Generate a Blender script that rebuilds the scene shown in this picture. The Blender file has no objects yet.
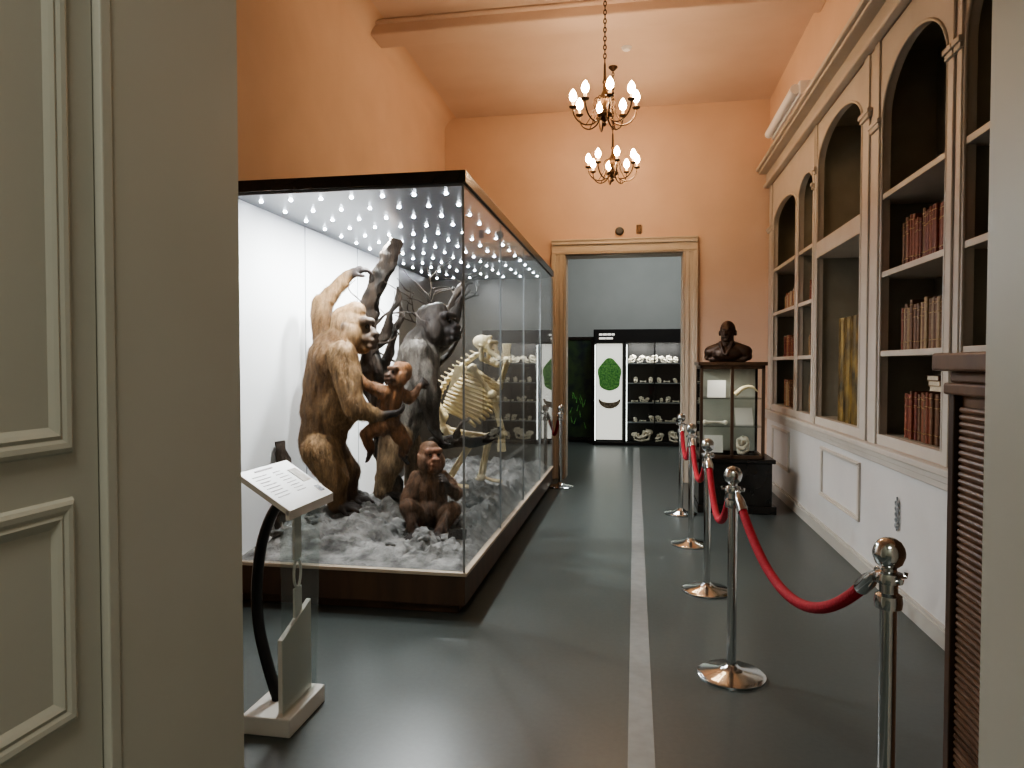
import bpy, bmesh, math, random
import numpy as np
from mathutils import Vector, Matrix, noise
random.seed(7); rng=np.random.default_rng(5)
scene=bpy.context.scene; COL=scene.collection
R=math.radians
try: scene.view_settings.look='AgX - Medium High Contrast'
except Exception: pass

# ------------------------------------------------------------ materials
def mat(name,col,rough=.5,metal=0,noise_=None,bump=None,emit=None,spec=.5,coat=0,stretch=None):
    m=bpy.data.materials.new(name); m.use_nodes=True
    nt=m.node_tree; p=nt.nodes['Principled BSDF']
    p.inputs['Base Color'].default_value=(*col,1); p.inputs['Roughness'].default_value=rough
    p.inputs['Metallic'].default_value=metal; p.inputs['Specular IOR Level'].default_value=spec
    p.inputs['Coat Weight'].default_value=coat
    def coords():
        t=nt.nodes.new('ShaderNodeTexCoord'); mp=nt.nodes.new('ShaderNodeMapping')
        nt.links.new(t.outputs['Object'],mp.inputs['Vector'])
        if stretch: mp.inputs['Scale'].default_value=stretch
        return mp.outputs['Vector']
    if noise_:
        sc,col2=noise_; v=coords(); n=nt.nodes.new('ShaderNodeTexNoise'); n.inputs['Scale'].default_value=sc
        n.inputs['Detail'].default_value=6; nt.links.new(v,n.inputs['Vector'])
        r=nt.nodes.new('ShaderNodeValToRGB'); r.color_ramp.elements[0].position=.35; r.color_ramp.elements[1].position=.65
        r.color_ramp.elements[0].color=(*col,1); r.color_ramp.elements[1].color=(*col2,1)
        nt.links.new(n.outputs['Fac'],r.inputs['Fac']); nt.links.new(r.outputs['Color'],p.inputs['Base Color'])
    if bump:
        sc,st=bump; v=coords(); n=nt.nodes.new('ShaderNodeTexNoise'); n.inputs['Scale'].default_value=sc; n.inputs['Detail'].default_value=5
        nt.links.new(v,n.inputs['Vector']); b=nt.nodes.new('ShaderNodeBump'); b.inputs['Strength'].default_value=st; b.inputs['Distance'].default_value=.02
        nt.links.new(n.outputs['Fac'],b.inputs['Height']); nt.links.new(b.outputs['Normal'],p.inputs['Normal'])
    if emit:
        p.inputs['Emission Color'].default_value=(*emit[0],1); p.inputs['Emission Strength'].default_value=emit[1]
    return m
def attr_mat(name,rough=.65,nscale=40,amt=.45):
    m=bpy.data.materials.new(name); m.use_nodes=True; nt=m.node_tree; p=nt.nodes['Principled BSDF']
    p.inputs['Roughness'].default_value=rough; p.inputs['Specular IOR Level'].default_value=.3
    a=nt.nodes.new('ShaderNodeAttribute'); a.attribute_name='Col'
    t=nt.nodes.new('ShaderNodeTexCoord'); mp=nt.nodes.new('ShaderNodeMapping'); mp.inputs['Scale'].default_value=(1,1,.25)
    nt.links.new(t.outputs['Object'],mp.inputs['Vector'])
    n=nt.nodes.new('ShaderNodeTexNoise'); n.inputs['Scale'].default_value=nscale; n.inputs['Detail'].default_value=6
    nt.links.new(mp.outputs['Vector'],n.inputs['Vector'])
    mr=nt.nodes.new('ShaderNodeMapRange'); mr.inputs['From Min'].default_value=.3; mr.inputs['From Max'].default_value=.7; mr.inputs['To Min'].default_value=1-amt; mr.inputs['To Max'].default_value=1+amt
    nt.links.new(n.outputs['Fac'],mr.inputs['Value'])
    mx=nt.nodes.new('ShaderNodeVectorMath'); mx.operation='SCALE'
    nt.links.new(a.outputs['Color'],mx.inputs[0]); nt.links.new(mr.outputs['Result'],mx.inputs['Scale'])
    nt.links.new(mx.outputs['Vector'],p.inputs['Base Color'])
    b=nt.nodes.new('ShaderNodeBump'); b.inputs['Strength'].default_value=.5; b.inputs['Distance'].default_value=.006
    nt.links.new(n.outputs['Fac'],b.inputs['Height']); nt.links.new(b.outputs['Normal'],p.inputs['Normal'])
    return m
def glass_mat(name,tint=(1,1,1),base=.04,power=5):
    m=bpy.data.materials.new(name); m.use_nodes=True; nt=m.node_tree; nt.nodes.clear()
    o=nt.nodes.new('ShaderNodeOutputMaterial'); mix=nt.nodes.new('ShaderNodeMixShader')
    tr=nt.nodes.new('ShaderNodeBsdfTransparent'); tr.inputs['Color'].default_value=(*tint,1)
    gl=nt.nodes.new('ShaderNodeBsdfGlossy'); gl.inputs['Roughness'].default_value=0.0
    lw=nt.nodes.new('ShaderNodeLayerWeight'); lw.inputs['Blend'].default_value=.5
    pw=nt.nodes.new('ShaderNodeMath'); pw.operation='POWER'; pw.inputs[1].default_value=power
    ma=nt.nodes.new('ShaderNodeMath'); ma.operation='MULTIPLY_ADD'; ma.inputs[1].default_value=1-base; ma.inputs[2].default_value=base
    nt.links.new(lw.outputs['Facing'],pw.inputs[0]); nt.links.new(pw.outputs[0],ma.inputs[0])
    nt.links.new(ma.outputs[0],mix.inputs[0]); nt.links.new(tr.outputs[0],mix.inputs[1]); nt.links.new(gl.outputs[0],mix.inputs[2])
    nt.links.new(mix.outputs[0],o.inputs['Surface']); return m

M_peach=mat('peach_plaster',(.66,.48,.37),.75,noise_=(2.0,(.70,.515,.40)),bump=(60,.04))
M_ceil=mat('ceiling_plaster',(.62,.48,.41),.7,noise_=(1.5,(.67,.53,.455)))
M_wains=mat('pale_wainscot_paint',(.60,.585,.57),.5,noise_=(2.5,(.64,.625,.61)),bump=(40,.04))
M_cream=mat('pinkish_off_white_paint',(.50,.455,.405),.45,noise_=(4,(.54,.495,.44)))
M_casing=mat('door_casing_paint',(.58,.50,.41),.45,noise_=(4,(.63,.55,.45)))
M_olive=mat('grey_cream_paint',(.51,.50,.43),.5,noise_=(3,(.53,.52,.45)))
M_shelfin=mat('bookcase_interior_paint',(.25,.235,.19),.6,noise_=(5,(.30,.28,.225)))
M_floor=mat('dark_green_grey_linoleum',(.070,.084,.081),.32,noise_=(40,(.077,.092,.089)),bump=(160,.02))
M_stripe=mat('grey_floor_tape',(.22,.23,.225),.45,noise_=(15,(.255,.265,.26)))
M_base=mat('baseboard_paint',(.48,.46,.42),.5)
M_grey=mat('grey_wall_paint',(.42,.44,.43),.7,noise_=(2,(.45,.47,.46)))
M_dkwood=mat('dark_wood',(.055,.03,.018),.4,noise_=(8,(.10,.055,.03)),stretch=(1,1,.15))
M_mahog=mat('brown_wood',(.11,.055,.03),.4,noise_=(7,(.17,.09,.048)),stretch=(1,1,.12))
M_black=mat('black_lacquer',(.012,.011,.010),.25,noise_=(5,(.018,.016,.014)))
M_endpan=mat('added_dark_brown',(.035,.028,.020),.35,noise_=(3,(.055,.043,.030)))
M_blkmetal=mat('black_steel',(.015,.015,.015),.35,metal=.3)
M_chrome=mat('chrome',(.62,.64,.64),.14,metal=1,noise_=(20,(.66,.68,.68)))
M_velvet=mat('red_velvet',(.34,.008,.02),.75,noise_=(60,(.43,.015,.032)),bump=(150,.3))
M_bronze=mat('dark_bronze',(.05,.03,.018),.35,metal=.7,noise_=(12,(.09,.05,.025)))
M_bust=mat('bust_bronze',(.04,.022,.014),.38,metal=.4,noise_=(12,(.07,.04,.025)))
M_candle=mat('candle_sleeve',(.8,.62,.4),.5,emit=((1,.6,.3),1.5))
M_bulb=mat('lit_candle_bulb',(1,.8,.5),.3,emit=((1,.70,.42),125))
M_white=mat('white_backdrop',(.88,.89,.89),.6,noise_=(1.5,(.91,.92,.92)))
M_ledge=mat('tan_ledge',(.50,.42,.33),.4,noise_=(10,(.58,.49,.39)))
M_caseceil=mat('grey_ceiling_panel',(.16,.17,.19),.30,metal=.2)
M_seam=mat('grey_seam',(.25,.27,.28),.4)
M_led=mat('white_led',(1,1,1),.3,emit=((.82,.88,1),130))
M_rock=mat('grey_rock_ground',(.065,.063,.06),.9,noise_=(8,(.25,.245,.235)),bump=(26,1.0))
M_bark=mat('dark_bark',(.010,.008,.006),.85,noise_=(14,(.060,.040,.027)),bump=(22,1.0),stretch=(1,1,.3))
M_bone=mat('aged_bone',(.66,.54,.31),.5,noise_=(14,(.82,.71,.47)),bump=(60,.2))
M_skull=mat('pale_skull_bone',(.60,.55,.44),.5,noise_=(14,(.76,.71,.59)))
M_glass=glass_mat('case_glass',(.985,.995,.99),.025,5.6)
M_acryl=glass_mat('clear_acrylic',(.93,.96,.95),.06)
M_panel=mat('white_sign_board',(.62,.60,.55),.35,noise_=(3,(.67,.65,.60)))
M_print=mat('grey_print',(.26,.21,.19),.5)
M_picture=mat('pale_printed_picture',(.30,.24,.16),.5,noise_=(30,(.50,.44,.33)))
M_fixture=mat('white_fixture',(.80,.82,.85),.4,noise_=(3,(.84,.86,.89)))
M_gold=mat('gold_brocade',(.26,.165,.04),.45,metal=.25,noise_=(11,(.045,.032,.012)),stretch=(1,1,.5))
M_eye=mat('dark_glass_eye',(.01,.006,.004),.08)
M_poster=mat('white_poster_glow',(.8,.8,.76),.5,emit=((1,.98,.9),.8))  # poster and lettering are no lamps; case light put in as glow
M_green=mat('green_print',(.02,.16,.04),.5,noise_=(30,(.22,.50,.13)),emit=((.1,.5,.1),.06))
M_brownprint=mat('brown_print',(.10,.07,.045),.5,noise_=(30,(.34,.27,.2)))
M_mural=mat('dark_mural',(.01,.02,.03),.4,noise_=(4,(.05,.10,.035)))
M_blackint=mat('black_interior',(.008,.008,.009),.5)
M_fur=attr_mat('animal_fur')
M_pages=mat('book_pages',(.55,.48,.36),.8,noise_=(80,(.62,.55,.43)))

# ------------------------------------------------------------ builder
class B:
    def __init__(s): s.bm=bmesh.new()
    def _mi(s,faces,mi):
        for f in faces: f.material_index=mi
    def hexa(s,p,mi=0):
        v=[s.bm.verts.new(q) for q in p]
        for idx in ((3,2,1,0),(4,5,6,7),(0,1,5,4),(1,2,6,5),(2,3,7,6),(3,0,4,7)):
            s.bm.faces.new([v[i] for i in idx]).material_index=mi
    def box(s,x0,x1,y0,y1,z0,z1,mi=0):
        s.hexa([(x0,y0,z0),(x1,y0,z0),(x1,y1,z0),(x0,y1,z0),(x0,y0,z1),(x1,y0,z1),(x1,y1,z1),(x0,y1,z1)],mi); return s
    def lathe(s,prof,c=(0,0,0),seg=24,mi=0,mtx=None):
        c=Vector(c); rings=[]
        for r,z in prof:
            ring=[]
            if r<1e-5:
                p=Vector((0,0,z)); p=(mtx@p if mtx else p)+c; ring=[s.bm.verts.new(p)]
            else:
                for i in range(seg):
                    a=2*math.pi*i/seg; p=Vector((r*math.cos(a),r*math.sin(a),z)); p=(mtx@p if mtx else p)+c
                    ring.append(s.bm.verts.new(p))
            rings.append(ring)
        for a,b in zip(rings[:-1],rings[1:]):
            for i in range(seg):
                j=(i+1)%seg
                if len(a)==1 and len(b)==1: continue
                if len(a)==1: f=(a[0],b[j],b[i])
                elif len(b)==1: f=(a[i],a[j],b[0])
                else: f=(a[i],a[j],b[j],b[i])
                s.bm.faces.new(f).material_index=mi
        for ring,rev in ((rings[0],True),(rings[-1],False)):
            if len(ring)>1: s.bm.faces.new(ring[::-1] if rev else ring).material_index=mi
        return s
    def tube(s,pts,rad,seg=10,mi=0,smooth=0,closed=False):
        pts=[Vector(p) for p in pts]; n=len(pts)
        rad=list(rad) if hasattr(rad,'__len__') else [rad]*n
        for _ in range(smooth):
            np_,nr=[pts[0]],[rad[0]]
            for i in range(len(pts)-1):
                a,b=pts[i],pts[i+1]; ra,rb=rad[i],rad[i+1]
                np_+= [a.lerp(b,.25),a.lerp(b,.75)]; nr+=[ra*.75+rb*.25,ra*.25+rb*.75]
            np_.append(pts[-1]); nr.append(rad[-1]); pts,rad=np_,nr
        n=len(pts); rings=[]; up=None
        for i in range(n):
            if closed: t=(pts[(i+1)%n]-pts[i-1]).normalized()
            else: t=(pts[min(i+1,n-1)]-pts[max(i-1,0)]).normalized()
            if up is None: up=t.orthogonal().normalized()
            up=(up-t*up.dot(t)).normalized(); sd=t.cross(up)
            rings.append([s.bm.verts.new(pts[i]+(up*math.cos(2*math.pi*k/seg)+sd*math.sin(2*math.pi*k/seg))*rad[i]) for k in range(seg)])
        rr=list(zip(rings[:-1],rings[1:]))
        if closed: rr.append((rings[-1],rings[0]))
        for a,b in rr:
            for k in range(seg):
                j=(k+1)%seg; s.bm.faces.new((a[k],a[j],b[j],b[k])).material_index=mi
        if not closed:
            s.bm.faces.new(rings[0][::-1]).material_index=mi; s.bm.faces.new(rings[-1]).material_index=mi
        return s
    def ell(s,c,r,mi=0,sub=2,rot=None):
        r=r if hasattr(r,'__len__') else (r,r,r)
        mt=Matrix.Translation(c)@(rot.to_4x4() if rot else Matrix.Identity(4))@Matrix.Diagonal((*r,1))
        res=bmesh.ops.create_icosphere(s.bm,subdivisions=sub,radius=1,matrix=mt)
        fs=set()
        for v in res['verts']: fs.update(v.link_faces)
        s._mi(fs,mi); return s
    def poly(s,pts,ext,mi=0):
        e=Vector(ext); a=[s.bm.verts.new(p) for p in pts]; b=[s.bm.verts.new(Vector(p)+e) for p in pts]; n=len(a)
        s.bm.faces.new(a[::-1]).material_index=mi; s.bm.faces.new(b).material_index=mi
        for i in range(n):
            j=(i+1)%n; s.bm.faces.new((a[i],a[j],b[j],b[i])).material_index=mi
        return s
    def mesh(s,name,mats,smooth=True,ang=35):
        bm=s.bm; bmesh.ops.recalc_face_normals(bm,faces=bm.faces)
        for f in bm.faces: f.smooth=smooth
        for e in bm.edges:
            if len(e.link_faces)==2 and e.calc_face_angle(0)>R(ang): e.smooth=False
        me=bpy.data.meshes.new(name); bm.to_mesh(me); bm.free()
        for m in (mats if isinstance(mats,(list,tuple)) else [mats]): me.materials.append(m)
        return me
    def obj(s,name,mats,parent=None,loc=(0,0,0),rot=(0,0,0),bevel=0,smooth=True,**k):
        return add(name,s.mesh(name,mats,smooth),parent,loc,rot,bevel,**k)
def add(name,me,parent=None,loc=(0,0,0),rot=(0,0,0),bevel=0,label=None,category=None,group=None,kind=None):
    o=bpy.data.objects.new(name,me); COL.objects.link(o); o.location=loc; o.rotation_euler=rot
    if parent: o.parent=parent
    if bevel:
        b=o.modifiers.new('bevel','BEVEL'); b.width=bevel; b.segments=2; b.limit_method='ANGLE'; b.angle_limit=R(40)
    if label: o['label']=label
    if category: o['category']=category
    if group: o['group']=group
    if kind: o['kind']=kind
    return o
def root(name,loc,label,category,rot=0,group=None):
    return add(name,None,loc=loc,rot=(0,0,rot),label=label,category=category,group=group)
def clone_thing(r,loc,rotz=None):
    n=r.copy(); COL.objects.link(n); n.location=loc
    if rotz is not None: n.rotation_euler=(0,0,rotz)
    for ch in r.children:
        c=ch.copy(); c.parent=n; COL.objects.link(c)
        for g in ch.children:
            d=g.copy(); d.parent=c; COL.objects.link(d)
    return n

# ------------------------------------------------------------ organic blobs
def cap(a,b,ra,rb,c): return ('c',Vector(a),Vector(b),ra,rb,c)
def el(c,r,col,rot=None): return ('e',Vector(c),Vector(r),rot,col)
def blob(name,elems,voxel=.01,smooth_it=4,disp=0,dscale=20):
    b=B()
    for e in elems:
        if e[0]=='c':
            _,p,q,ra,rb,_c=e
            b.ell(p,ra,sub=3); b.ell(q,rb,sub=3)
            d=q-p
            if d.length>1e-4:
                mt=d.to_track_quat('Z','Y').to_matrix()
                b.lathe([(ra,0),(rb,d.length)],p,24,0,mt)
        else: b.ell(e[1],e[2],sub=3,rot=e[3])
    me=b.mesh(name+'_tmp',[M_fur]); o=bpy.data.objects.new('tmp',me); COL.objects.link(o)
    m=o.modifiers.new('r','REMESH'); m.mode='VOXEL'; m.voxel_size=voxel; m.use_smooth_shade=True
    s=o.modifiers.new('s','SMOOTH'); s.factor=.5; s.iterations=smooth_it
    dg=bpy.context.evaluated_depsgraph_get(); dg.update()
    res=bpy.data.meshes.new_from_object(o.evaluated_get(dg)); res.name=name
    bpy.data.objects.remove(o); bpy.data.meshes.remove(me)
    n=len(res.vertices); co=np.zeros(n*3); res.vertices.foreach_get('co',co); co=co.reshape(-1,3)
    W=np.zeros(n); C=np.zeros((n,4))
    for e in elems:
        if e[0]=='c':
            p,q=np.array(e[1]),np.array(e[2]); d=q-p; L=d.dot(d)+1e-9
            t=np.clip(((co-p)@d)/L,0,1); dist=np.linalg.norm(co-(p+t[:,None]*d),axis=1)-(e[3]+(e[4]-e[3])*t); col=e[5]
        else:
            v=co-np.array(e[1])
            if e[3] is not None: v=v@np.array(e[3])
            rr=np.array(e[2]); k=np.linalg.norm(v/rr,axis=1); dist=(k-1)*rr.min(); col=e[4]
        w=np.exp(-np.maximum(dist,0)/.007); c4=np.array(col if len(col)==4 else (*col,1.0))
        W+=w; C+=w[:,None]*c4
    C/=np.maximum(W,1e-12)[:,None]; C[W<1e-10]=np.array([.1,.06,.04,1])
    at=res.color_attributes.new('Col','FLOAT_COLOR','POINT'); at.data.foreach_set('color',C.astype(np.float32).ravel())
    if disp:
        no=np.zeros(n*3); res.vertices.foreach_get('normal',no); no=no.reshape(-1,3)
        for i in range(n):
            if C[i,3]>.85:
                co[i]+=no[i]*disp*noise.noise(Vector((co[i][0]*dscale,co[i][1]*dscale,co[i][2]*dscale*.4)))
        res.vertices.foreach_set('co',co.ravel()); res.update()
    for p in res.polygons: p.use_smooth=True
    return res
def fur(name,me,n,length,parent,width=.0016,tint=1.0):
    nf=len(me.polygons); ar=np.zeros(nf); me.polygons.foreach_get('area',ar)
    nrm=np.zeros(nf*3); me.polygons.foreach_get('normal',nrm); nrm=nrm.reshape(-1,3)
    cen=np.zeros(nf*3); me.polygons.foreach_get('center',cen); cen=cen.reshape(-1,3)
    col=np.zeros(len(me.vertices)*4); me.color_attributes['Col'].data.foreach_get('color',col); col=col.reshape(-1,4)
    v0=np.array([p.vertices[0] for p in me.polygons]); fc=col[v0]
    pr=ar*(fc[:,3]>.5); pr/=pr.sum(); idx=rng.choice(nf,n,p=pr)
    P=cen[idx]+rng.normal(0,.002,(n,3)); N=nrm[idx]; g=np.array([0,0,-1.0])
    T=g-(N@g)[:,None]*N+rng.normal(0,.14,(n,3)); T/=np.linalg.norm(T,axis=1)[:,None]+1e-9
    short=np.where(fc[idx][:,3]<.85,.42,1.0)[:,None]
    L=length*rng.uniform(.6,1.25,n)[:,None]*short; S=np.cross(T,N); S/=np.linalg.norm(S,axis=1)[:,None]+1e-9
    P0=P-N*.003; P1=P+(T*.5+N*.14)*L; P2=P+(T*1.0+N*.10)*L
    w=width*rng.uniform(.7,1.4,n)[:,None]
    V=np.stack([P0-S*w,P0+S*w,P1+S*w*.8,P1-S*w*.8,P2],1).reshape(-1,3)
    F=[]
    for i in range(n):
        k=5*i; F.append((k,k+1,k+2,k+3)); F.append((k+3,k+2,k+4))
    m2=bpy.data.meshes.new(name); m2.from_pydata(V.tolist(),[],F); m2.update()
    c=fc[idx].copy(); c[:,:3]*=rng.uniform(.6,1.4,n)[:,None]*tint
    cc=np.repeat(c[:,None,:],5,axis=1); sh=np.array([.55,.55,1.0,1.0,1.4])[None,:,None]; cc[:,:,:3]*=sh  # strand shading put into the colour: dark roots, light tips
    at=m2.color_attributes.new('Col','FLOAT_COLOR','POINT'); at.data.foreach_set('color',cc.astype(np.float32).ravel())
    m2.materials.append(M_fur)
    return add(name,m2,parent,kind='stuff')

# ============================================================ ROOM SHELL
H=4.7
def struct(name,b,m,**k):
    k.setdefault('smooth',False); return b.obj(name,m,kind='structure',**k)
struct('floor',B().box(-4.2,4.2,-2.6,13.8,-.1,0),M_floor)
struct('trim_1',B().box(-.02,.08,-2.5,12.6,0,.003),M_stripe)
struct('ceiling',B().box(-2.6,2.1,1.04,9.3,H,H+.1),M_ceil)
struct('wall_left',B().box(-2.6,-2.48,1.45,9.0,0,H),M_peach)
b=B().box(1.6,2.06,1.45,2.7,0,H).box(1.6,2.06,2.7,9,0,.90).box(1.6,2.06,2.7,9,3.86,H).box(2.0,2.06,2.7,9,.9,3.86)
me=b.mesh('wall_right',[M_peach,M_wains],False)
for p in me.polygons:
    if p.center.z<1.0 and p.center.x<1.7: p.material_index=1
add('wall_right',me,kind='structure')
struct('wall_far',B().box(-2.6,-.89,9,9.3,0,H).box(.59,2.1,9,9.3,0,H).box(-.89,.59,9,9.3,2.88,H),M_peach)
struct('wall_near',B().box(-2.6,-.878,1.04,1.45,0,H).box(.649,2.1,1.04,1.45,0,H).box(-.878,.649,1.04,1.45,3.3,H),M_olive)
struct('trim_2',B().box(-2.48,1.6,6.35,6.65,H-.12,H).box(-2.48,1.6,6.3,6.7,H-.03,H),M_ceil,bevel=.02)
cr=.16
pts=[(-2.48,1.45,H),(-2.48,1.45,H-cr)]+[(-2.48+cr-cr*math.cos(a),1.45,H-cr+cr*math.sin(a)) for a in np.linspace(0,math.pi/2,14)]
struct('trim_8',B().poly(pts,(0,7.55,0)),M_peach,smooth=True)
struct('wall_anteroom_left',B().box(-2.7,-2.6,-2.6,1.04,0,H),M_olive)
struct('wall_anteroom_right',B().box(2.1,2.2,-2.6,1.04,0,H),M_olive)
struct('wall_anteroom_back',B().box(-2.7,2.2,-2.7,-2.6,0,H),M_olive)
struct('ceiling_anteroom',B().box(-2.7,2.2,-2.7,1.04,H,H+.1),M_olive)
struct('wall_next_room_back',B().box(-4.2,4.2,13.7,13.8,0,H),M_grey)
struct('wall_next_room_left',B().box(-4.3,-4.2,9.3,13.8,0,H),M_grey)
struct('wall_next_room_right',B().box(4.2,4.3,9.3,13.8,0,H),M_grey)
struct('ceiling_next_room',B().box(-4.3,4.3,9.3,13.8,H,H+.1),M_grey)
struct('wall_next_room_front',B().box(-4.3,-2.6,9.2,9.3,0,H).box(2.1,4.3,9.2,9.3,0,H),M_grey)
b=B()
for s_,x in ((-1,-.89),(1,.59)):
    for o0,o1,t in ((0,.17,.03),(.02,.07,.045),(.12,.17,.06),(0,.015,.05)):
        xa,xb=x+s_*o0,x+s_*o1
        b.box(min(xa,xb),max(xa,xb),9-t,9,0,2.88)
    xa,xb=x,x-s_*.012
    b.box(min(xa,xb),max(xa,xb),9,9.3,0,2.88)
for o0,o1,t in ((0,.17,.03),(.02,.07,.045),(.12,.17,.06),(0,.015,.05),(.165,.185,.075)):
    b.box(-.89-.17,.59+.17,9-t,9,2.88+o0,2.88+o1)
b.box(-.89,.59,9,9.3,2.868,2.88)
struct('trim_3',b,M_casing,bevel=.004)
struct('baseboard_right',B().box(1.575,1.6,2.62,9,0,.09).box(1.585,1.6,2.62,9,.09,.11),M_base)
struct('baseboard_far',B().box(-2.48,-1.06,8.975,9,0,.12).box(.76,1.575,8.975,9,0,.12),M_base)
struct('trim_4',B().box(1.54,1.6,2.7,9,.90,.94).box(1.56,1.6,2.7,9,.86,.90).box(1.575,1.6,2.7,9,.82,.86),M_cream,bevel=.006)
def molding(b,y0,y1,z0,z1,x,w=.035,t=.018):
    b.box(x-t,x,y0,y1,z0,z0+w).box(x-t,x,y0,y1,z1-w,z1).box(x-t,x,y0,y0+w,z0+w,z1-w).box(x-t,x,y1-w,y1,z0+w,z1-w)
    b.box(x-t*1.6,x,y0+.008,y1-.008,z0+.008,z0+.018).box(x-t*1.6,x,y0+.008,y1-.008,z1-.018,z1-.008)
b=B(); molding(b,5.36,6.42,.34,.77,1.6); molding(b,7.7,8.6,.34,.77,1.6)
struct('trim_5',b,M_cream,bevel=.004)
struct('trim_6',B().box(1.53,1.6,2.7,9,3.62,3.66).box(1.47,1.6,2.7,9,3.79,3.82).box(1.44,1.6,2.7,9,3.82,3.86).box(1.56,1.6,2.7,9,3.66,3.79),M_cream,bevel=.012)
dr=root('door_1',(-.93,1.03,0),None,None); dr['kind']='structure'
B().box(0,.045,-.72,0,.01,3.25).obj('door_panel_body',M_olive,dr,smooth=False)
for z0,z1 in ((.90,1.26),(1.33,2.9),(.15,.8)):
    b=B(); y0,y1=-.66,-.055
    prof=[(0,0),(.004,.007),(.010,.010),(.018,.009),(.024,.006),(.030,.008),(.036,.005),(.044,0)]
    rings=[]
    for w0,t in prof:
        rings.append([b.bm.verts.new((.045+t,y,z)) for y,z in ((y0+w0,z0+w0),(y1-w0,z0+w0),(y1-w0,z1-w0),(y0+w0,z1-w0))])
    for ra,rb in zip(rings[:-1],rings[1:]):
        for k in range(4): b.bm.faces.new((ra[k],ra[(k+1)%4],rb[(k+1)%4],rb[k]))
    b.obj('panel_moulding',M_olive,dr,smooth=False)
struct('trim_7',B().box(-.90,-.872,1.035,1.06,0,3.3).box(.64,.66,1.035,1.06,0,3.3),M_olive,bevel=.003)

# ============================================================ BOOKCASES
def bookcase(y0,y1,a,b_,zs,za,shelves,label):
    r=root('built_in_bookcase',(1.6,(y0+y1)/2,.94),label,'bookcase'); ym=(y0+y1)/2; zt=3.62-.94
    f=B(); X0,X1=-.0,.05
    A,Bq=a-ym,b_-ym; Y0,Y1=y0-ym,y1-ym; ZS,ZA=zs-.94,za-.94
    f.box(X0,X1,Y0,A,0,zt).box(X0,X1,Bq,Y1,0,zt).box(X0,X1,A,Bq,0,.07)
    N=20
    arc=[(A+(Bq-A)*(1-math.cos(math.pi*i/N))/2, ZS+(ZA-ZS)*math.sin(math.pi*i/N)) for i in range(N+1)]
    for (ya,za_),(yb,zb_) in zip(arc[:-1],arc[1:]):
        f.hexa([(X0,ya,za_),(X1,ya,za_),(X1,yb,zb_),(X0,yb,zb_),(X0,ya,zt),(X1,ya,zt),(X1,yb,zt),(X0,yb,zt)])
    f.obj('arched_frame',M_cream,r,smooth=False)
    m=B(); m.tube([(-.002,A+.004,.07)]+[(-.002,y,z) for y,z in arc]+[(-.002,Bq-.004,.07)],.010,8)
    m.obj('arch_moulding',M_cream,r)
    for ya,yb in ((Y0,A),(Bq,Y1)):
        w=yb-ya
        if w>.06:
            p=B()
            p.box(-.014,0,ya+w*.2,yb-w*.2,0,ZS-.04).box(-.028,0,ya+w*.08,yb-w*.08,ZS-.04,ZS-.01).box(-.038,0,ya+w*.02,yb-w*.02,ZS-.01,ZS+.02)
            p.box(-.014,0,ya+w*.25,yb-w*.25,ZS+.02,zt)
            p.obj('pilaster',M_cream,r,smooth=False,bevel=.004)
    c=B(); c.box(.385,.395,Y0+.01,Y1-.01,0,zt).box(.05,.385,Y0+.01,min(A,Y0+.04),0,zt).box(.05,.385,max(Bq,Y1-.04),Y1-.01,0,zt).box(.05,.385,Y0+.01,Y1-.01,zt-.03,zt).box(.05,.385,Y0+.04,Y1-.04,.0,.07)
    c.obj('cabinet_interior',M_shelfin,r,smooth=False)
    for z in shelves:
        s=B(); s.box(.012,.38,Y0+.04,Y1-.04,z-.94-.03,z-.94).box(.0,.012,A,Bq,z-.94-.034,z-.94+.003); s.obj('shelf',M_cream,r,smooth=False,bevel=.003)
    return r
SH=[1.56,2.08,2.59]
bookcase(2.72,3.91,2.85,3.82,3.08,3.43,SH,'off-white painted built-in bookcase with arched opening beside cabinet')
bookcase(3.91,5.2,4.02,5.0,3.08,3.43,SH,'off-white arched built-in bookcase holding rows of old books')
bc=bookcase(5.2,6.73,5.42,6.66,3.22,3.5,[],'wide off-white arched niche with framed lower compartment')
bookcase(6.73,7.45,6.8,7.4,3.1,3.29,SH,'narrow off-white arched built-in bookcase with books')
bookcase(7.45,8.98,7.5,8.68,3.1,3.29,SH,'off-white arched built-in bookcase near far wall')
B().box(-.01,.38,-.54,.69,1.48,1.62).obj('shelf',M_cream,bc,smooth=False,bevel=.004)
b=B(); N=60; pts=[]
for i in range(N+1):
    y=-.31+.62*i/N; pts.append((.012*math.sin(i*.85)+.006*math.sin(i*2.1),y))
fr=[b.bm.verts.new((x,y,0)) for x,y in pts]; tp=[b.bm.verts.new((x*.7,y,.84)) for x,y in pts]
bk=[b.bm.verts.new((.07,y,0)) for x,y in pts]; bt=[b.bm.verts.new((.07,y,.84)) for x,y in pts]
for i in range(N):
    b.bm.faces.new((fr[i],fr[i+1],tp[i+1],tp[i])); b.bm.faces.new((bk[i+1],bk[i],bt[i],bt[i+1])); b.bm.faces.new((tp[i],tp[i+1],bt[i+1],bt[i])); b.bm.faces.new((fr[i+1],fr[i],bk[i],bk[i+1]))
b.bm.faces.new((fr[0],tp[0],bt[0],bk[0])); b.bm.faces.new((tp[-1],fr[-1],bk[-1],bt[-1]))
b.obj('gold_textile',M_gold,loc=(1.66,5.86,1.012),label='mottled gold-brown brocade textile roll standing in niche',category='textile')
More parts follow.
